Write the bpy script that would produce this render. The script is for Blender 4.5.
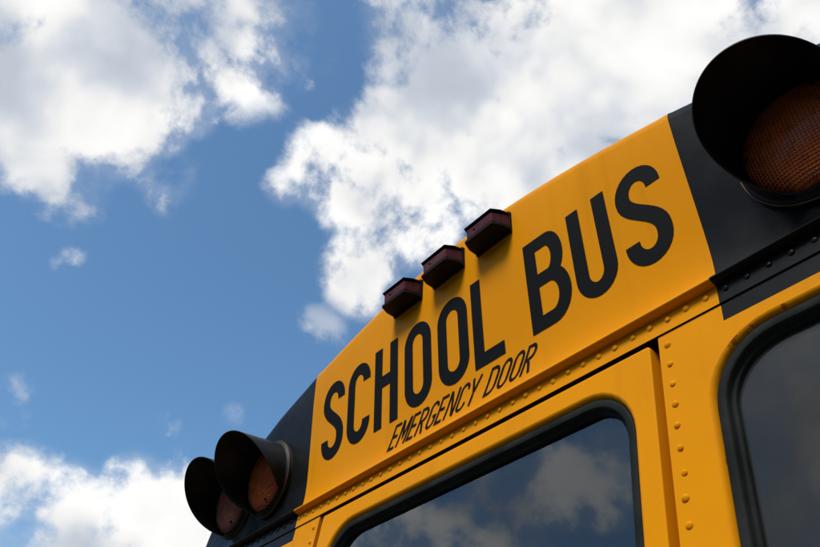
import bpy, bmesh, math, random
from mathutils import Vector, Matrix, noise
R = math.radians
random.seed(7)
for o in list(bpy.data.objects): bpy.data.objects.remove(o)
scene = bpy.context.scene
col = scene.collection

# ------------------------------------------------------------------ camera
ZB = 2.75                                   # height of the lettering baseline above the ground
CAM = Vector((0.949, -0.864, ZB - 0.7255))
YAW, PITCH, ROLL, FPX = -0.9058, 0.6595, -0.0065, 746.5
fw = Vector((math.sin(YAW)*math.cos(PITCH), math.cos(YAW)*math.cos(PITCH), math.sin(PITCH)))
r0 = Vector((math.cos(YAW), -math.sin(YAW), 0)); u0 = r0.cross(fw)
rt = r0*math.cos(ROLL) + u0*math.sin(ROLL)
up = u0*math.cos(ROLL) - r0*math.sin(ROLL)
cd = bpy.data.cameras.new('camera'); cam = bpy.data.objects.new('camera', cd); col.objects.link(cam)
cam.matrix_world = Matrix(((rt.x, up.x, -fw.x, CAM.x), (rt.y, up.y, -fw.y, CAM.y), (rt.z, up.z, -fw.z, CAM.z), (0, 0, 0, 1)))
cd.sensor_width = 36; cd.lens = FPX/820*36; cd.clip_start = 0.02; cd.clip_end = 3000
scene.camera = cam
def pix_dir(u, v):                          # direction of a pixel of the 820 x 547 photograph
    return (fw + rt*((u - 410)/FPX) - up*((v - 273.5)/FPX)).normalized()

# ------------------------------------------------------------------ sun, sky, exposure
SUN_EL, SUN_AZ = R(60), R(168)              # azimuth measured from +y towards +x: behind the camera, high up
sd = bpy.data.lights.new('sun', 'SUN'); sd.energy = 2.0; sd.angle = R(20); sd.color = (1, .96, .9)
sun = bpy.data.objects.new('sun', sd); col.objects.link(sun)
sdir = Vector((math.sin(SUN_AZ)*math.cos(SUN_EL), math.cos(SUN_AZ)*math.cos(SUN_EL), math.sin(SUN_EL)))
sun.rotation_euler = (-sdir).to_track_quat('-Z', 'Y').to_euler(); sun.location = (0, -6, 12)
scene.view_settings.view_transform = 'Standard'; scene.view_settings.look = 'None'
scene.view_settings.gamma = 1; scene.view_settings.use_curve_mapping = False
scene.view_settings.exposure = 0.62
SKY_STRENGTH = 0.097
CLOUD = 6.3

world = bpy.data.worlds.new('World'); scene.world = world; world.use_nodes = True
def build_world():
    nt = world.node_tree; N = nt.nodes; L = nt.links; N.clear()
    def nd(t, **k):
        n = N.new(t)
        for a, b in k.items(): setattr(n, a, b)
        return n
    def sock(x, n, i):
        if isinstance(x, (int, float, tuple, list)): n.inputs[i].default_value = x
        else: L.new(x, n.inputs[i])
    def m(op, a, b=0.0, c=0.0, clamp=False):
        n = nd('ShaderNodeMath', operation=op, use_clamp=clamp)
        sock(a, n, 0); sock(b, n, 1); sock(c, n, 2); return n.outputs[0]
    def smooth(x, a, b, lo=0.0, hi=1.0):
        n = nd('ShaderNodeMapRange', interpolation_type='SMOOTHSTEP')
        sock(x, n, 0); n.inputs[1].default_value = a; n.inputs[2].default_value = b
        n.inputs[3].default_value = lo; n.inputs[4].default_value = hi; return n.outputs[0]
    tc = nd('ShaderNodeTexCoord'); D = tc.outputs['Generated']
    def vdot(v):
        n = nd('ShaderNodeVectorMath', operation='DOT_PRODUCT'); L.new(D, n.inputs[0]); n.inputs[1].default_value = v; return n.outputs['Value']
    def fbm(scale, detail, rough, vec=None, off=(0, 0, 0), dist=0.0):
        mp = nd('ShaderNodeMapping'); L.new(vec or D, mp.inputs[0]); mp.inputs['Location'].default_value = off
        n = nd('ShaderNodeTexNoise'); L.new(mp.outputs[0], n.inputs['Vector'])
        n.inputs['Scale'].default_value = scale; n.inputs['Detail'].default_value = detail
        n.inputs['Roughness'].default_value = rough; n.inputs['Distortion'].default_value = dist
        return n
    # domain warp so the cloud edges curl
    w = fbm(3.0, 3, .5, off=(4.1, .3, 2.2))
    wv = nd('ShaderNodeVectorMath', operation='MULTIPLY_ADD'); L.new(w.outputs['Color'], wv.inputs[0])
    wv.inputs[1].default_value = (.10, .10, .10); L.new(D, wv.inputs[2])
    big = fbm(8.5, 10, .56, vec=wv.outputs[0], off=(1.7, 8.3, .4)).outputs['Fac']
    fine = fbm(22.0, 7, .58, vec=wv.outputs[0], off=(6.1, 2.2, 9.5)).outputs['Fac']
    # the clouds in view: where each cloud mass of the photograph stands (pixel -> direction, radius, weight)
    blobs = [(90, 80, 108, 1.0), (15, 60, 95, .98), (150, 95, 72, .86), (35, 140, 60, .70), (175, 30, 70, .70), (250, 32, 84, .64), (212, 70, 60, .60), (232, 62, 46, .86), (275, 55, 50, .50), (70, 172, 56, .58), (165, 172, 44, .56), (290, 42, 36, .40), (325, 60, 24, .40),
             (560, 80, 120, 1.0), (470, 85, 78, .90), (650, 60, 120, .94), (760, 30, 100, .66), (425, 28, 76, .74), (400, 150, 72, .82), (335, 172, 62, .70), (288, 186, 34, .52),
             (400, 215, 72, .82), (366, 270, 52, .70), (350, 128, 40, .40), (372, 190, 52, 1.22), (318, 332, 34, .30), (520, 160, 90, .9),
             (165, 528, 66, .92), (130, 490, 44, .64), (65, 505, 50, .66), (-5, 500, 54, .78), (60, 565, 70, .92), (205, 560, 80, 1.0),
             (72, 265, 22, .36), (162, 424, 20, .36), (10, 402, 32, .33), (235, 372, 28, .26), (243, 402, 26, .24), (170, 362, 18, .2)]
    acc = None
    for (u, v, rad, wt) in blobs:
        d = pix_dir(u, v); cosr = math.cos(math.atan(rad*1.25/FPX))
        s = smooth(vdot(d), cosr, 1.0, 0.0, wt)
        acc = s if acc is None else m('SMOOTH_MAX', acc, s, .12)
    lowf = fbm(2.3, 4, .5, off=(2.0, 5.0, 1.0)).outputs['Fac']
    outside = smooth(lowf, .40, .66, 0.0, 1.0)
    inview = smooth(vdot(fw), math.cos(R(50)), math.cos(R(37)))
    mask = nd('ShaderNodeMix', data_type='FLOAT'); L.new(inview, mask.inputs[0]); L.new(outside, mask.inputs[2]); L.new(acc, mask.inputs[3])
    # clouds mirrored in the panes: they stand up behind the photographer
    wn = Vector((0, -1, .2)).normalized(); acc2 = None
    for (u, v, rad, wt) in [(500, 512, 62, .70), (548, 488, 56, .64), (403, 535, 62, .72), (457, 515, 36, .55), (606, 505, 38, .58), (350, 560, 40, .55), (473, 482, 32, .42), (780, 420, 140, .62), (620, 440, 60, .46), (840, 560, 40, .5)]:
        d = pix_dir(u, v); d = d - 2*d.dot(wn)*wn
        q = smooth(vdot(d), math.cos(math.atan(rad*1.3/FPX)), 1.0, 0.0, wt)
        acc2 = q if acc2 is None else m('SMOOTH_MAX', acc2, q, .12)
    M = m('MAXIMUM', mask.outputs[0], acc2)
    def density(b_, f_):
        d_ = m('ADD', m('MULTIPLY_ADD', M, 1.36, -.49), m('MULTIPLY', m('SUBTRACT', b_, .5), 3.0))
        return m('ADD', d_, m('MULTIPLY', m('SUBTRACT', f_, .5), 1.35))
    dens = density(big, fine)
    veil = m('MULTIPLY', smooth(dens, -.38, .25, 0.0, .22), smooth(M, .28, .62))          # thin veil round the dense cloud
    alpha = m('MULTIPLY', m('MAXIMUM', smooth(dens, -.05, .60), veil), smooth(M, .05, .58))
    # light and grey inside the clouds: compare the density with the density a little higher up
    up_ = .05
    bs = fbm(7.0, 3.2, .45, vec=wv.outputs[0], off=(1.7, 8.3, .4)).outputs['Fac']
    bsU = fbm(7.0, 3.2, .45, vec=wv.outputs[0], off=(1.7, 8.3, .4+up_)).outputs['Fac']
    sh2 = fbm(4.0, 3, .5, off=(7.0, 3.0, 5.0)).outputs['Fac']
    lit = m('ADD', m('MULTIPLY', m('SUBTRACT', bs, bsU), 1.25), m('MULTIPLY', m('SUBTRACT', sh2, .5), 1.3))
    lit = m('ADD', lit, m('MULTIPLY', m('SUBTRACT', big, .5), .55))
    lum = smooth(lit, -.40, .22, .70, 1.08)
    thick = smooth(dens, .6, 1.9, 1.0, .90)
    lum = m('MULTIPLY', lum, thick)
    crgb = nd('ShaderNodeMix', data_type='RGBA'); crgb.inputs[6].default_value = (.80*CLOUD, .87*CLOUD, .98*CLOUD, 1); crgb.inputs[7].default_value = (1.0*CLOUD, .995*CLOUD, .985*CLOUD, 1)
    L.new(smooth(lum, .72, 1.0), crgb.inputs[0])
    cm = nd('ShaderNodeVectorMath', operation='SCALE'); L.new(crgb.outputs[2], cm.inputs[0]); L.new(lum, cm.inputs['Scale'])
    sky = nd('ShaderNodeTexSky', sky_type='NISHITA'); sky.sun_disc = False
    sky.sun_elevation = SUN_EL; sky.sun_rotation = SUN_AZ
    sky.air_density = 1.0; sky.dust_density = 1.8; sky.ozone_density = 2.0; sky.altitude = 200
    mx = nd('ShaderNodeMix', data_type='RGBA'); L.new(alpha, mx.inputs[0]); tint = nd('ShaderNodeVectorMath', operation='MULTIPLY'); L.new(sky.outputs[0], tint.inputs[0]); tint.inputs[1].default_value = (.73, 1.01, 1.10)
    L.new(tint.outputs[0], mx.inputs[6]); L.new(cm.outputs[0], mx.inputs[7])
    bg = nd('ShaderNodeBackground'); L.new(mx.outputs[2], bg.inputs[0]); bg.inputs[1].default_value = SKY_STRENGTH
    out = nd('ShaderNodeOutputWorld'); L.new(bg.outputs[0], out.inputs[0])
build_world()

# ------------------------------------------------------------------ materials
def mat(name, base, rough=.4, spec=.5, metal=0.0, coat=0.0, coat_rough=.1):
    m = bpy.data.materials.new(name); m.use_nodes = True
    b = m.node_tree.nodes['Principled BSDF']
    b.inputs['Base Color'].default_value = (*base, 1); b.inputs['Roughness'].default_value = rough
    b.inputs['Specular IOR Level'].default_value = spec; b.inputs['Metallic'].default_value = metal
    b.inputs['Coat Weight'].default_value = coat; b.inputs['Coat Roughness'].default_value = coat_rough
    return m
class NB:                                    # small helper for node graphs in object space
    def __init__(s, m): s.m = m; s.nt = m.node_tree; s.N = s.nt.nodes; s.L = s.nt.links; s.b = s.N['Principled BSDF']; s.tc = s.N.new('ShaderNodeTexCoord').outputs['Object']
    def noise(s, scale, detail=6, rough=.55, stretch=(1, 1, 1), loc=(0, 0, 0)):
        mp = s.N.new('ShaderNodeMapping'); s.L.new(s.tc, mp.inputs[0]); mp.inputs['Scale'].default_value = stretch; mp.inputs['Location'].default_value = loc
        n = s.N.new('ShaderNodeTexNoise'); s.L.new(mp.outputs[0], n.inputs['Vector'])
        n.inputs['Scale'].default_value = scale; n.inputs['Detail'].default_value = detail; n.inputs['Roughness'].default_value = rough
        return n.outputs['Fac']
    def ramp(s, x, a, b, lo=0., hi=1.):
        n = s.N.new('ShaderNodeMapRange'); n.interpolation_type = 'SMOOTHSTEP'; s.L.new(x, n.inputs[0])
        for i, v in enumerate((a, b, lo, hi)): n.inputs[i+1].default_value = v
        return n.outputs[0]
    def mul(s, a, b):
        n = s.N.new('ShaderNodeMath'); n.operation = 'MULTIPLY'
        for i, v in enumerate((a, b)):
            if isinstance(v, (int, float)): n.inputs[i].default_value = v
            else: s.L.new(v, n.inputs[i])
        return n.outputs[0]
    def mix(s, f, a, b):
        n = s.N.new('ShaderNodeMix'); n.data_type = 'RGBA'
        if isinstance(f, (int, float)): n.inputs[0].default_value = f
        else: s.L.new(f, n.inputs[0])
        for i, v in ((6, a), (7, b)):
            if isinstance(v, tuple): n.inputs[i].default_value = (*v, 1)
            else: s.L.new(v, n.inputs[i])
        return n.outputs[2]
    def bump(s, h, strength, dist):
        n = s.N.new('ShaderNodeBump'); s.L.new(h, n.inputs['Height']); n.inputs['Strength'].default_value = strength; n.inputs['Distance'].default_value = dist
        s.L.new(n.outputs[0], s.b.inputs['Normal'])
    def set(s, k, v): s.L.new(v, s.b.inputs[k])

def painted(name, base, dark, light, rough, coat, spec=.5):
    m = mat(name, base, rough, spec=spec, coat=coat, coat_rough=.18); g = NB(m)
    c = g.mix(g.ramp(g.noise(2.6, 5), .3, .72), dark, light)
    streak = g.mul(g.ramp(g.noise(16, 5, .6, (1, 1, .07)), .52, .78), .34)
    c = g.mix(streak, c, tuple(v*.62 for v in dark))
    film = g.mul(g.ramp(g.noise(5.5, 8, .65, loc=(3, 1, 7)), .46, .78), .30)
    c = g.mix(film, c, tuple(v*.8 + .012 for v in dark))
    speck = g.mul(g.ramp(g.noise(190, 2, .5), .735, .78), .3)
    c = g.mix(speck, c, (.10, .06, .03))
    g.set('Base Color', c)
    g.set('Roughness', g.ramp(g.noise(11, 6), .3, .75, rough-.07, rough+.13))
    g.bump(g.noise(320, 3, .6), .05, .0006)
    return m
def chipped(name):
    m = painted(name, (.80, .31, .006), (.74, .268, .003), (.83, .308, .004), .40, 0, spec=.03); g = NB(m)
    src = g.b.inputs['Base Color'].links[0].from_socket
    chip = g.mul(g.ramp(g.noise(42, 5, .7, loc=(5, 3, 1)), .57, .63), g.ramp(g.noise(9, 2), .47, .57))
    g.set('Base Color', g.mix(g.mul(chip, .85), src, (.22, .065, .014))); return m
YELLOW = painted('bus_yellow_paint', (.80, .31, .006), (.775, .284, .003), (.815, .302, .004), .36, 0, spec=.035)
BLACKP = painted('black_paint', (.008, .008, .0085), (.007, .007, .0075), (.014, .014, .0145), .26, 0, spec=.09)
LETTER = mat('black_lettering', (.008, .0085, .0085), .5, spec=.05)
def gasket_mat():
    m = mat('rubber_gasket', (.020, .023, .022), .62, spec=.06); g = NB(m)
    g.set('Base Color', g.mix(g.ramp(g.noise(14, 6), .35, .7), (.011, .0125, .0115), (.022, .025, .023))); g.bump(g.noise(260, 3), .15, .0006); return m
RUBBER = gasket_mat()
def visor_mat():
    m = mat('visor_plastic', (.011, .011, .012), .5, spec=.22); g = NB(m)
    g.set('Base Color', g.mix(g.ramp(g.noise(18, 6), .4, .75), (.008, .008, .009), (.018, .018, .019))); g.bump(g.noise(400, 2), .12, .0005); return m
VISOR = visor_mat()
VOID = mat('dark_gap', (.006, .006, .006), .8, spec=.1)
RUST = mat('brass_rim', (.16, .075, .03), .6, metal=.3)
def lens_mat(name, a, b, grid=0.0, rough=.25, spec=.25, coat=.10):
    m = mat(name, a, rough, spec=spec); g = NB(m)
    c = g.mix(g.ramp(g.noise(30, 6, .6), .35, .7), a, b)
    dirt = g.ramp(g.noise(48, 7, .7, loc=(2, 2, 2)), .52, .68)
    c = g.mix(g.mul(dirt, .6), c, tuple(v*.25 for v in a)); g.set('Base Color', c)
    g.b.inputs['Coat Weight'].default_value = coat; g.b.inputs['Coat Roughness'].default_value = .12; g.b.inputs['Subsurface Weight'].default_value = 0
    if grid:
        w1 = g.N.new('ShaderNodeTexWave'); w1.bands_direction = 'X'; w1.inputs['Scale'].default_value = grid; g.L.new(g.tc, w1.inputs[0])
        w2 = g.N.new('ShaderNodeTexWave'); w2.bands_direction = 'Z'; w2.inputs['Scale'].default_value = grid; g.L.new(g.tc, w2.inputs[0])
        g.bump(g.mul(w1.outputs['Fac'], w2.outputs['Fac']), 1.0, .004)
    return m
AMBER = lens_mat('amber_lens', (.48, .095, .026), (.60, .140, .042), grid=62)
REDL = lens_mat('red_lens', (.32, .10, .085), (.42, .17, .15), grid=62)
DARKRED = lens_mat('dark_red_lens', (.070, .007, .008), (.100, .012, .012), rough=.18, spec=.16, coat=0)
METALD = mat('dark_guard_metal', (.010, .008, .008), .5, spec=.1)
CHROME = mat('screw_metal', (.35, .35, .35), .35, metal=1)
def glass_mat(name, film, ior):
    m = bpy.data.materials.new(name); m.use_nodes = True; nt = m.node_tree; N = nt.nodes; L = nt.links; N.clear()
    out = N.new('ShaderNodeOutputMaterial'); tc = N.new('ShaderNodeTexCoord')
    tr = N.new('ShaderNodeBsdfTransparent'); tr.inputs[0].default_value = (.45, .48, .47, 1)
    di = N.new('ShaderNodeBsdfDiffuse'); di.inputs[0].default_value = (.30, .30, .30, 1)
    no = N.new('ShaderNodeTexNoise'); no.inputs['Scale'].default_value = 4; no.inputs['Detail'].default_value = 8; L.new(tc.outputs['Object'], no.inputs[0])
    mr = N.new('ShaderNodeMapRange'); L.new(no.outputs[0], mr.inputs[0]); mr.inputs[1].default_value = .3; mr.inputs[2].default_value = .75; mr.inputs[3].default_value = film*.5; mr.inputs[4].default_value = film*1.6
    m1 = N.new('ShaderNodeMixShader'); L.new(mr.outputs[0], m1.inputs[0]); L.new(tr.outputs[0], m1.inputs[1]); L.new(di.outputs[0], m1.inputs[2])
    gl = N.new('ShaderNodeBsdfGlossy'); gl.inputs['Roughness'].default_value = .0; gl.inputs[0].default_value = (.90, .96, 1, 1)
    fr = N.new('ShaderNodeFresnel'); fr.inputs[0].default_value = ior
    m2 = N.new('ShaderNodeMixShader'); L.new(fr.outputs[0], m2.inputs[0]); L.new(m1.outputs[0], m2.inputs[1]); L.new(gl.outputs[0], m2.inputs[2]); L.new(m2.outputs[0], out.inputs[0])
    return m
GLASS = glass_mat('window_glass', .015, 1.85)
GLASSD = glass_mat('dusty_window_glass', .10, 1.40)
def ground_mat():
    m = mat('asphalt', (.05, .05, .05), .9, spec=.2); g = NB(m)
    c = g.mix(g.ramp(g.noise(.6, 6), .35, .7), (.040, .040, .041), (.066, .065, .062)); g.set('Base Color', g.mix(g.ramp(g.noise(60, 4), .45, .7), c, (.09, .088, .085)))
    g.bump(g.noise(90, 4), .5, .01); return m

# ------------------------------------------------------------------ mesh helpers
def link(name, verts, faces, mats, parent=None, smooth=False, mi=None, loc=None):
    me = bpy.data.meshes.new(name); me.from_pydata([tuple(v) for v in verts], [], faces); me.update()
    for m in (mats if isinstance(mats, (list, tuple)) else [mats]): me.materials.append(m)
    if mi: me.polygons.foreach_set('material_index', mi)
    if smooth: me.polygons.foreach_set('use_smooth', [True]*len(me.polygons))
    o = bpy.data.objects.new(name, me); col.objects.link(o)
    if parent: o.parent = parent
    if loc: o.location = loc
    return o
def loft(rings, closed=True, cap0=False, cap1=False, base=0):
    n = len(rings[0]); V = [p for r in rings for p in r]; F = []
    for j in range(len(rings)-1):
        for i in range(n if closed else n-1):
            a = j*n+i; b = j*n+(i+1) % n
            F.append((a+base, b+base, b+n+base, a+n+base))
    if cap0: F.append(tuple(base+i for i in reversed(range(n))))
    if cap1: F.append(tuple(base+(len(rings)-1)*n+i for i in range(n)))
    return V, F
def box(x0, x1, y0, y1, z0, z1):
    V = [(x, y, z) for x in (x0, x1) for y in (y0, y1) for z in (z0, z1)]
    return V, [(0, 1, 3, 2), (4, 6, 7, 5), (0, 4, 5, 1), (2, 3, 7, 6), (0, 2, 6, 4), (1, 5, 7, 3)]
def rrect(x0, x1, z0, z1, r, n=9):
    P = []
    for cx, cz, a0 in ((x1-r, z1-r, 0), (x0+r, z1-r, 90), (x0+r, z0+r, 180), (x1-r, z0+r, 270)):
        for k in range(n): a = R(a0 + 90*k/(n-1)); P.append((cx+r*math.cos(a), cz+r*math.sin(a)))
    return P
def bevel(o, w=.004, seg=2):
    md = o.modifiers.new('bevel', 'BEVEL'); md.width = w; md.segments = seg; md.limit_method = 'ANGLE'; md.angle_limit = R(35); return o
def lerp_table(T, z):
    if z <= T[0][0]: return T[0][1]
    for (a, b), (c, d) in zip(T, T[1:]):
        if z <= c: return b + (d-b)*(z-a)/(c-a)
    return T[-1][1]

# ------------------------------------------------------------------ ground
V, F = [(-600, -600, 0), (600, -600, 0), (600, 600, 0), (-600, 600, 0)], [(0, 1, 2, 3)]
g = link('ground', V, F, ground_mat()); g['kind'] = 'structure'

# unseen bank, added behind the camera to keep low sky off the bus
def sky_blocker_mat():
    m = mat('sky_blocker_grass', (.05, .07, .03), .95, spec=.1); g = NB(m)
    c = g.mix(g.ramp(g.noise(.8, 8), .35, .7), (.028, .040, .016), (.065, .080, .034)); g.set('Base Color', c); g.bump(g.noise(6, 6), .8, .2); return m
HV, HF = [], []
nx_, ny_ = 60, 14
for j in range(ny_):
    for i in range(nx_):
        a = R(62 + 200*i/(nx_-1)); q = j/(ny_-1); d = 9 + 30*q
        hz = 11.5*(1-math.cos(math.pi*min(1, q*3.2)))/2*(1+.10*noise.noise((i*.35, 0, 3)))*math.sin(math.pi*i/(nx_-1))**.25 - .02
        HV.append((d*math.sin(a), d*math.cos(a), hz + .35*noise.noise((i*.6, j*.6, 0))*min(1, q*4)))
for j in range(ny_-1):
    for i in range(nx_-1): HF.append((j*nx_+i, j*nx_+i+1, (j+1)*nx_+i+1, (j+1)*nx_+i))
hl_ = link('added_sky_blocker', HV, HF, sky_blocker_mat(), smooth=True); hl_['kind'] = 'structure'

# ------------------------------------------------------------------ the bus
bus = bpy.data.objects.new('school_bus', None); col.objects.link(bus)
bus['label'] = 'yellow school bus with black corner panels, seen from behind and below'; bus['category'] = 'bus'
HW, XB = 1.16, .5565                       # half width, paint boundary
Z = lambda z: z + ZB
# rear roof cap: profile y(z) of the face (z above the lettering baseline), flaring into the lip at the bottom
CAPY = [(-.0990, -.0300), (-.0970, -.0292), (-.0958, -.0272), (-.0940, -.0225), (-.0915, -.0160), (-.0880, -.0110), (-.082, -.0075), (-.074, -.0055), (-.060, -.0032), (-.040, -.0012), (-.01, 0), (.20, 0), (.30, .004), (.40, .012)]
capy = lambda z: lerp_table(CAPY, z)
ARCH = [(0, .378), (.14, .371), (.27, .354), (.41, .328), (.55, .296), (.61, .279), (.725, .246), (.793, .222), (.877, .190), (.955, .148), (1.02, .102), (1.075, .050), (1.115, .0), (1.143, -.055), (HW, -.10)]
def arch_pts():
    # smooth half arch, resampled; includes the paint boundary
    P = [Vector((x, 0, z)) for x, z in ARCH]; out = []
    for i in range(len(P)-1):
        a = P[i-1] if i else Vector((-P[1].x, 0, P[1].z)); b, c = P[i], P[i+1]; d = P[i+2] if i+2 < len(P) else c*2-b
        for k in range(6):
            t = k/6; out.append(.5*((2*b) + (c-a)*t + (2*a-5*b+4*c-d)*t*t + (3*b-a-3*c+d)*t**3))
    out.append(P[-1])
    return [(p.x, p.z) for p in out]
half = arch_pts()
# put one column exactly on the paint boundary
k = min(range(len(half)), key=lambda i: abs(half[i][0]-XB))
half[k] = (XB, half[k][1])
arch = [(-x, z) for x, z in reversed(half[1:])] + half
def normals(A):
    out = []
    for i in range(len(A)):
        a = A[max(i-1, 0)]; b = A[min(i+1, len(A)-1)]; tx, tz = b[0]-a[0], b[1]-a[1]; l = math.hypot(tx, tz) or 1
        out.append((-tz/l, tx/l))
    return out
NR = normals(arch); RR = .042
ZL = -.0990
rings = []
FR = [0, .004, .008, .013, .02, .028, .036, .045, .055, .07, .1, .14, .2, .3, .4, .5, .6, .7, .8, .9, 1.0]
under = [(-.0105, -.1085), (-.0180, -.1064), (-.0240, -.1044), (-.0280, -.1024), (-.0297, -.1006)]      # (y, z) of the lip's underside, back to front
inset = []
for (x, z), (nx, nz) in zip(arch, NR):
    q = min(1, max(0, (abs(x)-.62)/.3)); q = q*q*(3-2*q)
    inset.append((x - nx*RR*q, max(z - RR*(1-q) - nz*RR*q, ZL)))
for (y, z) in under: rings.append([(p[0], y, Z(z)) for p in inset])
for f in FR:
    rings.append([(ix, capy(ZL + (iz-ZL)*f), Z(ZL + (iz-ZL)*f)) for ix, iz in inset])
for kk in range(1, 9):
    a = R(90)*kk/8
    ring = []
    for (x, z), (ix, iz) in zip(arch, inset):
        y0 = capy(iz)
        ring.append((ix + (x-ix)*math.sin(a), y0 + (RR*1.25)*(1-math.cos(a)), Z(iz + (z-iz)*math.sin(a))))
    rings.append(ring)
for y in (.12, .22): rings.append([(x, y, Z(z)) for x, z in arch])
V, F = loft(rings, closed=False)
n = len(arch); mi = []
for j in range(len(rings)-1):
    for i in range(n-1):
        xm = (arch[i][0]+arch[i+1][0])/2; mi.append(1 if abs(xm) > XB else 0)
cap = link('rear_roof_cap', V, F, [YELLOW, BLACKP], bus, smooth=True, mi=mi)
# roof behind the cap, a little proud like the overlapping sheet it is
rr = []
for y, o in ((.205, .0), (.205, .004), (9.3, .004)): rr.append([(x+nx*o, y, Z(z+nz*o)) for (x, z), (nx, nz) in zip(arch, NR)])
V, F = loft(rr, closed=False); roof = link('roof', V, F, YELLOW, bus, smooth=False)

# ---- lettering on the cap: every letter is its own flat decal
def ribbon(path, w):
    # path of (x, z); returns quads of a band of width w
    L_, R_ = [], []
    for i, p in enumerate(path):
        a = path[max(i-1, 0)]; b = path[min(i+1, len(path)-1)]
        if 0 < i < len(path)-1:
            t1 = Vector((p[0]-a[0], p[1]-a[1])).normalized(); t2 = Vector((b[0]-p[0], b[1]-p[1])).normalized(); t = (t1+t2)
            if t.length < 1e-6: t = t1
            t.normalize(); s = 1/max(.45, t.dot(t1))
        else: t = Vector((b[0]-a[0], b[1]-a[1])).normalized(); s = 1
        nx, nz = -t.y*s*w/2, t.x*s*w/2
        L_.append((p[0]+nx, p[1]+nz)); R_.append((p[0]-nx, p[1]-nz))
    return L_, R_
def arc(cx, cz, rx, rz, a0, a1, n=14): return [(cx+rx*math.cos(R(a0+(a1-a0)*k/n)), cz+rz*math.sin(R(a0+(a1-a0)*k/n))) for k in range(n+1)]
def bez(p0, p1, p2, p3, n=14):
    o = []
    for k in range(n+1):
        t = k/n; u = 1-t; o.append(tuple(u**3*a+3*u*u*t*b+3*u*t*t*c+t**3*d for a, b, c, d in zip(p0, p1, p2, p3)))
    return o
def sub(path, step=.012):
    out = [path[0]]
    for a, b in zip(path, path[1:]):
        n = max(1, int(math.hypot(b[0]-a[0], b[1]-a[1])/step))
        for k in range(1, n+1): out.append((a[0]+(b[0]-a[0])*k/n, a[1]+(b[1]-a[1])*k/n))
    return out
W = .0285
H = .2035
def glyph(c, x0, x1):
    xl, xr = x0+W/2, x1-W/2; xm = (xl+xr)/2; r = (xr-xl)/2; rz = .036; t = H-W/2; b = W/2
    if c == 'S':
        return [[(xr, .150), (xr, t-rz)] + arc(xm, t-rz, r, rz, 0, 180)[1:] + [(xl, .152)] + bez((xl, .150), (xl, .112), (xr, .098), (xr, .056))[1:] + [(xr, b+rz)] + arc(xm, b+rz, r, rz, 0, -180)[1:] + [(xl, .054)]]
    if c == 'C':
        return [[(xr, .150), (xr, t-rz)] + arc(xm, t-rz, r, rz, 0, 180)[1:] + [(xl, b+rz)] + arc(xm, b+rz, r, rz, 180, 360)[1:] + [(xr, .052)]]
    if c == 'O':
        return [arc(xm, t-rz, r, rz, 0, 180) + arc(xm, b+rz, r, rz, 180, 360)]
    if c == 'U':
        return [[(xl, H), (xl, b+rz)] + arc(xm, b+rz, r, rz, 180, 360)[1:] + [(xr, H)]]
    if c == 'H':
        return [[(xl, 0), (xl, H)], [(xr, 0), (xr, H)], [(x0+W, .113), (x1-W, .113)]]
    if c == 'L':
        return [[(xl, 0), (xl, H)], [(x0+W, W/2), (x1, W/2)]]
    if c == 'B':
        s = x0+W; a = W/2; hz = (t-.106)/2; cz = .106+hz; h2 = (.106-a)/2; c2 = a+h2; e1 = x1-.007-W/2; e2 = xr
        return [[(xl, 0), (xl, H)], [(s, H-a)] + arc(e1-.024, cz-.0005, .024, (H-a-.106)/2, 90, -90) + [(s, .106)], [(e2-.032, .106-W*.0)] + arc(e2-.032, (a+.106)/2, .032, (.106-a)/2, 90, -90)[1:] + [(s, a)]]
letters = [('S', -.503, -.410), ('C', -.394, -.303), ('H', -.285, -.198), ('O', -.173, -.081), ('O', -.059, .035), ('L', .049, .132), ('B', .203, .304), ('U', .315, .404), ('S', .423, .514)]
def decal(name, strokes, w, parent, shear=0.0, z0=0.0, m=None, closed_o=False, lift=.0010):
    V, F = [], []
    for si, path in enumerate(strokes):
        closed = closed_o
        if closed:
            P = path; n = len(P); L_, R_ = [], []
            for i in range(n):
                a, b = P[i-1], P[(i+1) % n]; t = Vector((b[0]-a[0], b[1]-a[1])).normalized()
                L_.append((P[i][0]-t.y*w/2, P[i][1]+t.x*w/2)); R_.append((P[i][0]+t.y*w/2, P[i][1]-t.x*w/2))
        else:
            P = sub(path); L_, R_ = ribbon(P, w); n = len(P)
        base = len(V)
        for q in (L_, R_):
            for x, z in q: V.append((x+shear*z, capy(z+z0) - lift - si*.00012, Z(z+z0)))
        for i in range(n if closed else n-1):
            j = (i+1) % n; F.append((base+i, base+j, base+n+j, base+n+i))
    return link(name, V, F, m or LETTER, parent)
def dedupe(P):
    o = [P[0]]
    for p in P[1:]:
        if math.hypot(p[0]-o[-1][0], p[1]-o[-1][1]) > 1e-5: o.append(p)
    if math.hypot(o[0][0]-o[-1][0], o[0][1]-o[-1][1]) < 1e-5: o.pop()
    return o
for c, x0, x1 in letters:
    st = glyph(c, x0, x1)
    if c == 'O':
        P = []
        for a, b in zip(st[0], st[0][1:]+st[0][:1]): P += sub([a, b])[:-1]
        st = [dedupe(P)]
    else: st = [dedupe(p) for p in st]
    decal('letter', st, W, cap, closed_o=(c == 'O'))
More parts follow.
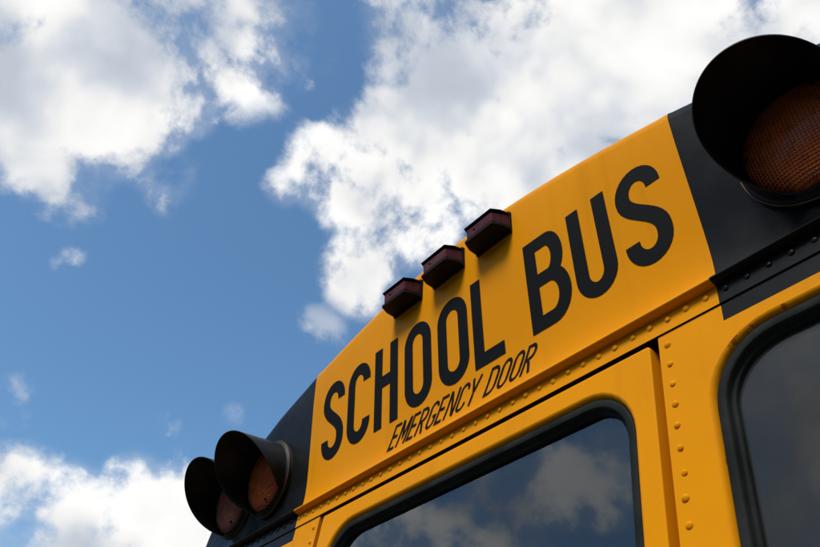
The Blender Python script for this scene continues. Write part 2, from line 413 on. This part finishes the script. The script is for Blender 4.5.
# EMERGENCY DOOR: thin italic capitals
h = .052
def small(c):
    w = .0195
    A = lambda *p: [p]
    if c == 'E': return [[(0, 0), (0, h)], [(.003, h-.003), (w, h-.003)], [(.003, h*.52), (w*.85, h*.52)], [(.003, .003), (w, .003)]]
    if c == 'M': return [[(0, 0), (0, h)], [(.002, h-.002), (.0125, h*.30), (.023, h-.002)], [(.025, h), (.025, 0)]]
    if c == 'R': return [[(0, 0), (0, h)], [(.003, h-.003), (.010, h-.003)] + arc(.010, h*.73, .010, h*.27-.003, 90, -90)[1:] + [(.003, h*.46)], [(.009, h*.44), (w, 0)]]
    if c == 'G': return [[(.021, h*.76)] + arc(.011, h*.76, .010, h*.24-.003, 0, 180)[1:] + arc(.011, h*.24, .010, h*.24-.003, 180, 360)[0:] + [(.021, h*.44), (.012, h*.44)]]
    if c == 'C': return [[(.021, h*.72)] + arc(.011, h*.76, .010, h*.24-.003, 0, 180) + arc(.011, h*.24, .010, h*.24-.003, 180, 360) + [(.021, h*.28)]]
    if c == 'N': return [[(0, 0), (0, h)], [(.002, h-.002), (.021, .002)], [(.023, 0), (.023, h)]]
    if c == 'Y': return [[(0, h), (.0115, h*.46)], [(.023, h), (.0115, h*.46)], [(.0115, h*.44), (.0115, 0)]]
    if c == 'D': return [[(0, 0), (0, h)], [(.003, h-.003), (.009, h-.003)] + arc(.009, h*.70, .013, h*.30-.003, 90, 0)[1:] + arc(.009, h*.30, .013, h*.30-.003, 0, -90) + [(.003, .003)]]
    if c == 'O': return [arc(.0115, h*.72, .0105, h*.28-.003, 0, 180) + arc(.0115, h*.28, .0105, h*.28-.003, 180, 360)]
xp = -.228
for c, adv in [('E', .0285), ('M', .0345), ('E', .0285), ('R', .0305), ('G', .0310), ('E', .0285), ('N', .0320), ('C', .0300), ('Y', .031), (' ', .0215), ('D', .032), ('O', .032), ('O', .032), ('R', .03)]:
    if c != ' ':
        st = [dedupe([(x+xp-.56*0, z) for x, z in p]) for p in small(c)]
        o = decal('small_letter', st, .0053, cap, shear=.56, z0=-.0665, closed_o=(c == 'O'), lift=.0009)
    xp += adv

# ---- rear wall plane, leaning 11 degrees
wy = lambda z: -.018 + .2*(z+.13)
nrm = Vector((0, -1, .2)).normalized()      # outward
def wp(x, z, d=0.0):                        # point on the wall, d metres proud of it
    return (x, wy(z) + nrm.y*d, Z(z) + nrm.z*d)
# rivet (shared mesh)
def rivet_mesh(name, m):
    rg = []
    for rad, hgt in ((.0054, 0), (.0051, .0010), (.0041, .0019), (.0024, .0025), (.0006, .0027)):
        rg.append([(rad*math.cos(R(a)), 0, 0) for a in range(0)] or [tuple(Vector((rad*math.cos(R(a)), 0, rad*math.sin(R(a)))) + Vector((0, -hgt, 0))) for a in range(0, 360, 36)])
    V, F = loft(rg, cap1=True); me = bpy.data.meshes.new(name); me.from_pydata(V, [], F); me.materials.append(m)
    me.polygons.foreach_set('use_smooth', [True]*len(me.polygons)); return me
RY, RB = rivet_mesh('rivet', YELLOW), rivet_mesh('rivet_black', BLACKP)
tilt = math.atan(.2)
def rivet(x, z, parent, d, black=False):
    o = bpy.data.objects.new('rivet', RB if black else RY); col.objects.link(o); o.parent = parent
    j = lambda s: random.uniform(-s, s)
    o.location = wp(x+j(.0012), z+j(.0010), d); o.rotation_euler = (-tilt+j(.05), j(3), j(.05)); s = random.uniform(.88, 1.06); o.scale = (s, random.uniform(.8, 1.1), s)
# riveted joint strip under the lip
T = .0024
ST = -.1075; SB = -.1395
xsl = [-HW+.004, -XB, XB, HW-.004]
V, F, mi = [], [], []
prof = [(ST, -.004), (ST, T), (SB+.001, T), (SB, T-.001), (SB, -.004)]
for x in xsl:
    for z, d in prof: V.append(wp(x, z, d))
for i in range(3):
    for j in range(len(prof)-1):
        a = i*5+j; F.append((a, a+1, a+6, a+5)); mi.append(2 if j >= 2 else 0 if i == 1 else 1)  # strip's bottom edge coloured near-black, standing in for the seam's shadow line
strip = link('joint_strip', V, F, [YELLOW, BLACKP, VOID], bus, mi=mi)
pitch = .032
k = -34
while k <= 34:
    x = .538 - 33*pitch + 16*pitch + k*pitch
    if abs(x) < HW-.03: rivet(x, -.1185, strip, T, abs(x) > XB)
    k += 1

# wall with openings
def fill(outer, holes, mapf, m):
    bm = bmesh.new(); es = []
    for loop in [outer]+holes:
        vs = [bm.verts.new((x, 0, z)) for x, z in loop]
        for a, b in zip(vs, vs[1:]+vs[:1]): es.append(bm.edges.new((a, b)))
    bmesh.ops.triangle_fill(bm, use_beauty=True, use_dissolve=False, edges=es, normal=(0, -1, 0))
    V = [mapf(v.co.x, v.co.z) for v in bm.verts]; bm.verts.index_update(); F = [tuple(v.index for v in f.verts) for f in bm.faces]
    # face the outside
    out = []
    for f in F:
        a, b, c = (Vector(V[i]) for i in f[:3])
        out.append(f if (b-a).cross(c-a).y < 0 else tuple(reversed(f)))
    bm.free(); return V, out
ZBOT = -2.15
WX0, WX1, WZ1, WZ0, WR = .5235, 1.06, -.1945, -.86, .095
DX = .4525
wall = None
FL = .008
def flange(x0, x1, z0, z1, r):              # rolled edge of an opening, from the sheet inwards
    rgs = []
    for o, d in ((FL, 0), (FL*.72, -.0008), (FL*.42, -.003), (FL*.15, -.0068), (0, -.012), (0, -.030)):
        rgs.append([wp(x, z, d) for x, z in rrect(x0-o, x1+o, z0-o, z1+o, r+o)])
    return rgs
V, F, mi = [], [], []
def addto(v, f, m):
    b = len(V); V.extend(v); F.extend([tuple(i+b for i in q) for q in f]); mi.extend([m]*len(f))
for s in (-1, 1):
    hole = rrect(WX0-FL, WX1+FL, WZ0-FL, WZ1+FL, WR+FL)
    v, f = fill([(s*x, z) for x, z in [(DX, ZBOT), (HW-.05, ZBOT), (HW-.05, -.168), (XB, -.168), (XB, SB+.004), (DX, SB+.004)]], [[(s*x, z) for x, z in hole]], wp, YELLOW); addto(v, f, 0)
    v, f = fill([(s*x, z) for x, z in [(XB, -.168), (HW-.05, -.168), (HW-.05, SB+.004), (XB, SB+.004)]], [], wp, BLACKP); addto(v, f, 1)
    rgs = flange(WX0, WX1, WZ0, WZ1, WR)
    if s < 0: rgs = [[(-x, y, z) for x, y, z in r] for r in rgs]
    v, f = loft(rgs); addto(v, f, 2)
    # door-side return of the jamb and rounded outer corner
    v, f = loft([[wp(s*DX, z, 0) for z in (SB+.004, ZBOT)], [wp(s*DX, z, -.045) for z in (SB+.004, ZBOT)]], closed=False); addto(v, f, 0)
    rc = []
    for k in range(7):
        a = R(90)*k/6; rc.append([(s*(HW-.05+.05*math.sin(a)), wy(z)+.05*(1-math.cos(a)), Z(z)) for z in (SB+.004, -.168, ZBOT)])
    v, f = loft(rc, closed=False); b = len(V); V.extend(v)
    for q in f: F.append(tuple(i+b for i in q)); mi.append(1 if min(q) % 3 == 0 else 0)
wall = link('rear_wall', V, F, [YELLOW, BLACKP, chipped('chipped_yellow_paint')], bus, mi=mi)
me = wall.data
for p_ in me.polygons: p_.use_smooth = len(p_.vertices) == 4
for s in (-1, 1):
    for k in range(28): rivet(s*.4685, -.161-.0333*k, wall, 0)
# windows: black rubber gasket with a recessed pane
def gasket_rings(x0, x1, z0, z1, r):
    out = []
    for o, d in ((.0005, -.022), (.0005, -.0075), (-.0006, -.0058), (-.0020, -.0052), (-.0105, -.0060), (-.0125, -.0070), (-.0138, -.0095), (-.0146, -.0140), (-.0160, -.0152), (-.0188, -.0160), (-.0200, -.0172), (-.0208, -.0260)):
        out.append([wp(x, z, d) for x, z in rrect(x0-o, x1+o, z0-o, z1+o, max(.02, r+o))])
    return out
def window(parent, x0, x1, z0, z1, r, glass, name, label=None):
    V, F = loft(gasket_rings(x0, x1, z0, z1, r)); gk = link(name, V, F, RUBBER, parent, smooth=True)
    o = -.020; P = rrect(x0-o, x1+o, z0-o, z1+o, r+o)
    V, F = loft([[wp(x, z, -.0225) for x, z in P], [wp(x, z, -.0345) for x, z in P]], cap0=True, cap1=True)
    F[-2] = tuple(reversed(F[-2])); F[-1] = tuple(reversed(F[-1]))
    # single outward sheet keeps the pane clean
    V = [wp(x, z, -.0225) for x, z in P]; F = [tuple(range(len(P)))]
    return gk, V, F
for s in (1, -1):
    x0, x1 = (WX0, WX1) if s > 0 else (-WX1, -WX0)
    gk, V, F = window(bus, x0, x1, WZ0, WZ1, WR, GLASSD, 'rear_window'); link('pane', V, F, GLASSD, gk)
# emergency door
DE, DT = .4370, -.1455
DW = (-.397, .397, -.80, -.1865, .085)
door = None
V, F, mi = [], [], []
x0, x1, z0, z1, r = DW
edge = lambda o, d: [wp(x, z, d) for x, z in rrect(-DE+o, DE-o, ZBOT+.02+o, DT-o, .012)]
v, f = fill([(x, z) for x, z in rrect(-DE+.004, DE-.004, ZBOT+.024, DT-.004, .006)], [rrect(x0-FL, x1+FL, z0-FL, z1+FL, r+FL)], lambda x, z: wp(x, z, 0), YELLOW); addto(v, f, 0)
rg = []
for ox, oz, d in ((.004, .004, 0), (.0014, .0014, -.0001), (.0004, .0004, -.0006), (0, 0, -.0018), (0, 0, -.042)):
    rg.append([wp(x, z, d) for x, z in rrect(-DE+ox, DE-ox, ZBOT+.02+ox, DT-oz, .006)])
v, f = loft(rg); addto(v, f, 0)
v, f = loft(flange(*DW)); addto(v, f, 0)
door = link('emergency_door', V, F, [YELLOW], bus, mi=mi)
for p_ in door.data.polygons: p_.use_smooth = len(p_.vertices) == 4
gk, V, F = window(door, *DW, GLASS, 'window_gasket'); link('window_pane', V, F, GLASS, door)
# door handle (below the frame of the photograph)
v, f = box(.26, .38, -.40, -.34, Z(-1.05), Z(-1.02)); bevel(link('door_handle', v, f, METALD, door))
# black seal behind the door gap and dark inner shell of the bus
P = [(-HW+.03, ZBOT), (HW-.03, ZBOT), (HW-.03, -.13), (-HW+.03, -.13)]
hl = [rrect(x0+.02, x1-.02, z0+.02, z1-.02, r-.02), rrect(WX0+.02, WX1-.02, WZ0+.02, WZ1-.02, WR-.02), rrect(-WX1+.02, -WX0-.02, WZ0+.02, WZ1-.02, WR-.02)]
v, f = fill(P, hl, lambda x, z: wp(x, z, -.043), VOID); link('inner_wall_liner', v, f, VOID, bus)

# side walls, floor, interior
for s in (-1, 1):
    rg = [[(s*HW, wy(z)+.05, Z(z)) for z in (-.10, -.168, ZBOT)], [(s*HW, 9.3, Z(z)) for z in (-.10, -.168, ZBOT)]]
    v, f = loft(rg, closed=False); link('side_wall', v, f, YELLOW, bus)
v, f = box(-HW+.01, HW-.01, .05, 9.28, Z(ZBOT), Z(ZBOT)+.12); link('floor', v, f, VOID, bus)
v, f = loft([[(x, 9.3, Z(z)) for x, z in arch], [(x, 9.3, Z(ZBOT)) for x, z in arch]], closed=False); link('front_bulkhead', v, f, YELLOW, bus)
SEAT = mat('seat_vinyl', (.03, .022, .018), .6)
for row in range(5):
    for s in (-1, 1):
        y = .55+row*.75; v, f = box(s*.62-.45, s*.62+.45, y, y+.11, Z(-1.75), Z(-.92)); bevel(link('passenger_seat', v, f, SEAT, bus), .04, 3)
# bumper and wheels (below the frame) so the bus stands on the ground
v, f = box(-1.15, 1.15, -.66, -.50, .50, .74); bevel(link('rear_bumper', v, f, BLACKP, bus), .02, 2)
for s in (-1, 1): v, f = box(s*.5-.06, s*.5+.06, -.51, .30, .56, .66); link('bumper_bracket', v, f, BLACKP, bus)
TYRE = mat('tyre_rubber', (.02, .02, .02), .85); RIM = mat('wheel_rim', (.05, .05, .05), .5)
for s in (-1, 1):
    for y in (2.4, 7.6):
        rg = []
        for dx, rd in ((-.13, .30), (-.15, .42), (-.12, .50), (.12, .50), (.15, .42), (.13, .30)):
            rg.append([(s*.98+dx, y+rd*math.cos(R(a)), .50+rd*math.sin(R(a))) for a in range(0, 360, 12)])
        v, f = loft(rg); wh = link('wheel', v, f, TYRE, bus, smooth=True)
        rg = []
        for dx, rd in ((.10, .30), (.06, .24), (.10, .10), (.12, .02)):
            rg.append([(s*(.98+dx), y+rd*math.cos(R(a)), .50+rd*math.sin(R(a))) for a in range(0, 360, 12)])
        v, f = loft(rg, cap1=True); link('rim', v, f, RIM, wh, smooth=True)
    # axle
for y in (2.4, 7.6):
    v, f = box(-.9, .9, y-.05, y+.05, .44, .58); link('axle', v, f, METALD, bus)
    v, f = box(-.45, .45, y-.09, y+.09, .57, Z(ZBOT)+.02); link('axle_mount', v, f, METALD, bus)

# ---- identification lamps along the top of the cap
def frustum(x, z, w0, w1, h0, h1, y0, y1, ch=.0):
    rg = []
    for w, hh, y in ((w0, h0, y0), (w1, h1, y1)):
        rg.append([(x-w, y, z-hh), (x+w, y, z-hh), (x+w, y, z+hh), (x-w, y, z+hh)])
    return loft(rg, cap1=True)
for x, rz in ((-.162, .012), (-.017, -.01), (.128, .0)):
    z = .2915
    lamp = bpy.data.objects.new('identification_lamp', None)
    bm_v, bm_f = frustum(0, 0, .050, .0385, .0175, .0140, -.004, -.0405)
    lamp = link('identification_lamp', bm_v, bm_f, DARKRED, bus, loc=(x, 0, Z(z))); bevel(lamp, .004, 3); lamp.rotation_euler = (0, rz, 0)
    for sx in (-1, 1):                                   # moulded ribs on the slanted ends of the lens
        for q in (.30, .62):
            xe = sx*(.050 - .0115*q); ye = -.004 - .0365*q
            v_, f_ = box(xe-.0012, xe+.0012, ye-.0016, ye+.0016, -.0150+.002*q, .0150-.002*q); bevel(link('lens_rib', v_, f_, DARKRED, lamp), .0006, 2)
    # pressed metal guard: base plate plus lips above and below the lens
    V2, F2 = [], []
    def addg(v, f):
        b = len(V2); V2.extend(v); F2.extend([tuple(i+b for i in q) for q in f])
    addg(*box(-.052, .052, -.0030, .010, -.029, .026))
    for zz in (.0185, -.0185):
        sgn = 1 if zz > 0 else -1
        prof2 = [(-.0525, -.003), (.0525, -.003), (.0500, -.024), (.0405, -.0440), (-.0405, -.0440), (-.0500, -.024)]
        th = .0024 if sgn > 0 else .0075; z_in = .0165 if sgn > 0 else .0155
        top = [(a, b, sgn*(z_in + th + .002*(1+b/.044))) for a, b in prof2]; bot = [(a, b, sgn*z_in) for a, b in prof2]
        addg(*loft([bot, top], cap0=True, cap1=True))
    gd = link('lamp_guard', V2, F2, METALD, lamp); bevel(gd, .0012, 2)
    rg = [[(r_*math.cos(R(a)), -y_, r_*math.sin(R(a))) for a in range(0, 360, 40)] for r_, y_ in ((.0026, .039), (.0026, .0418), (.0008, .0425))]
    V3, F3 = loft(rg, cap1=True); link('screw', V3, F3, METALD, lamp, loc=(-.014, 0, .002))

# ---- warning lights with visors
def warning_light(x, z, y, yawdeg, lens_m, lname, Lv=.135, tiltdeg=0.0):
    rim_r = .0985
    rg = []
    for rad, yy in ((rim_r, .03), (rim_r, -.008), (rim_r-.003, -.012), (rim_r-.008, -.0135), (rim_r-.0085, -.0165), (rim_r-.013, -.0175)):
        rg.append([(rad*math.sin(R(a)), yy, rad*math.cos(R(a))) for a in range(0, 360, 8)])
    V, F = loft(rg, cap1=True)
    hs = link('warning_light', V, F, VISOR, bus, smooth=True, loc=(x, y, Z(z)))
    hs.rotation_euler = (R(tiltdeg), 0, R(yawdeg))
    # thin bright edge round the base
    rg = []
    for k in range(9):
        a = R(45*k); rg.append([((rim_r+.0004+.0011*math.cos(a))*math.sin(R(t)), -.0085+.0014*math.sin(a), (rim_r+.0004+.0011*math.cos(a))*math.cos(R(t))) for t in range(0, 360, 6)])
    V, F = loft(rg); link('edge_ring', V, F, RUST, hs, smooth=True)
    # lens: shallow dome with a shoulder
    rg = []; lr = .0845
    for q, yy in ((1.0, -.010), (1.0, -.018), (.97, -.023), (.90, -.028), (.75, -.034), (.5, -.039), (.25, -.0415), (.04, -.042)):
        rg.append([(lr*q*math.sin(R(t)), yy, lr*q*math.cos(R(t))) for t in range(0, 360, 6)])
    V, F = loft(rg, cap1=True); ln = link('lens', V, F, lens_m, hs, smooth=True); ln['label'] = 'amber ribbed lens' if lname == 'amber' else 'faded red ribbed lens'
    for a in (35, 155, 275):
        rg = [[(.0045*k_*math.cos(R(t)), -yy, .0045*k_*math.sin(R(t))) for t in range(0, 360, 45)] for k_, yy in ((1, .022), (1, .0305), (.5, .0315))]
        V, F = loft(rg, cap1=True); link('screw', V, F, VISOR, hs, loc=(.073*math.sin(R(a)), 0, .073*math.cos(R(a))))
    # visor: tube cut obliquely, long over the top and running out at the lower sides
    TH0 = 138; TC = -17; rv = rim_r-.0075; n = 64; tv = .0018
    def length(t):
        q = abs(t)/TH0; return .012 + (Lv-.012)*max(0, (.5+.5*math.cos(math.pi*q)))**.5
    outer, inner, o0, i0 = [], [], [], []
    rows = 10; ringo, ringi = [], []
    for j in range(rows+1):
        ro, ri = [], []
        for k in range(n+1):
            t = -TH0 + 2*TH0*k/n; yy = -.012 - length(t)*j/rows; fl = 1.0; t += TC
            for lst, rad in ((ro, rv+tv), (ri, rv)): lst.append((rad*fl*math.sin(R(t)), yy, rad*fl*math.cos(R(t))))
        ringo.append(ro); ringi.append(ri)
    V, F = loft(ringo, closed=False); b = len(V)
    v2, f2 = loft(list(reversed(ringi)), closed=False); V += v2; F += [tuple(i+b for i in q) for q in f2]
    m_ = n+1
    for k in range(n): F.append((rows*m_+k, rows*m_+k+1, b+k+1, b+k))          # front edge
    vs = link('visor', V, F, VISOR, hs, smooth=True)
    md = vs.modifiers.new('edges', 'EDGE_SPLIT'); md.split_angle = R(50)
    return hs
warning_light(.735, .040, -.002, 0, AMBER, 'amber')
warning_light(-.735, .040, -.002, 0, AMBER, 'amber')
warning_light(.932, .040, .004, 0, REDL, 'red')
warning_light(-.932, .040, .004, 0, REDL, 'red')
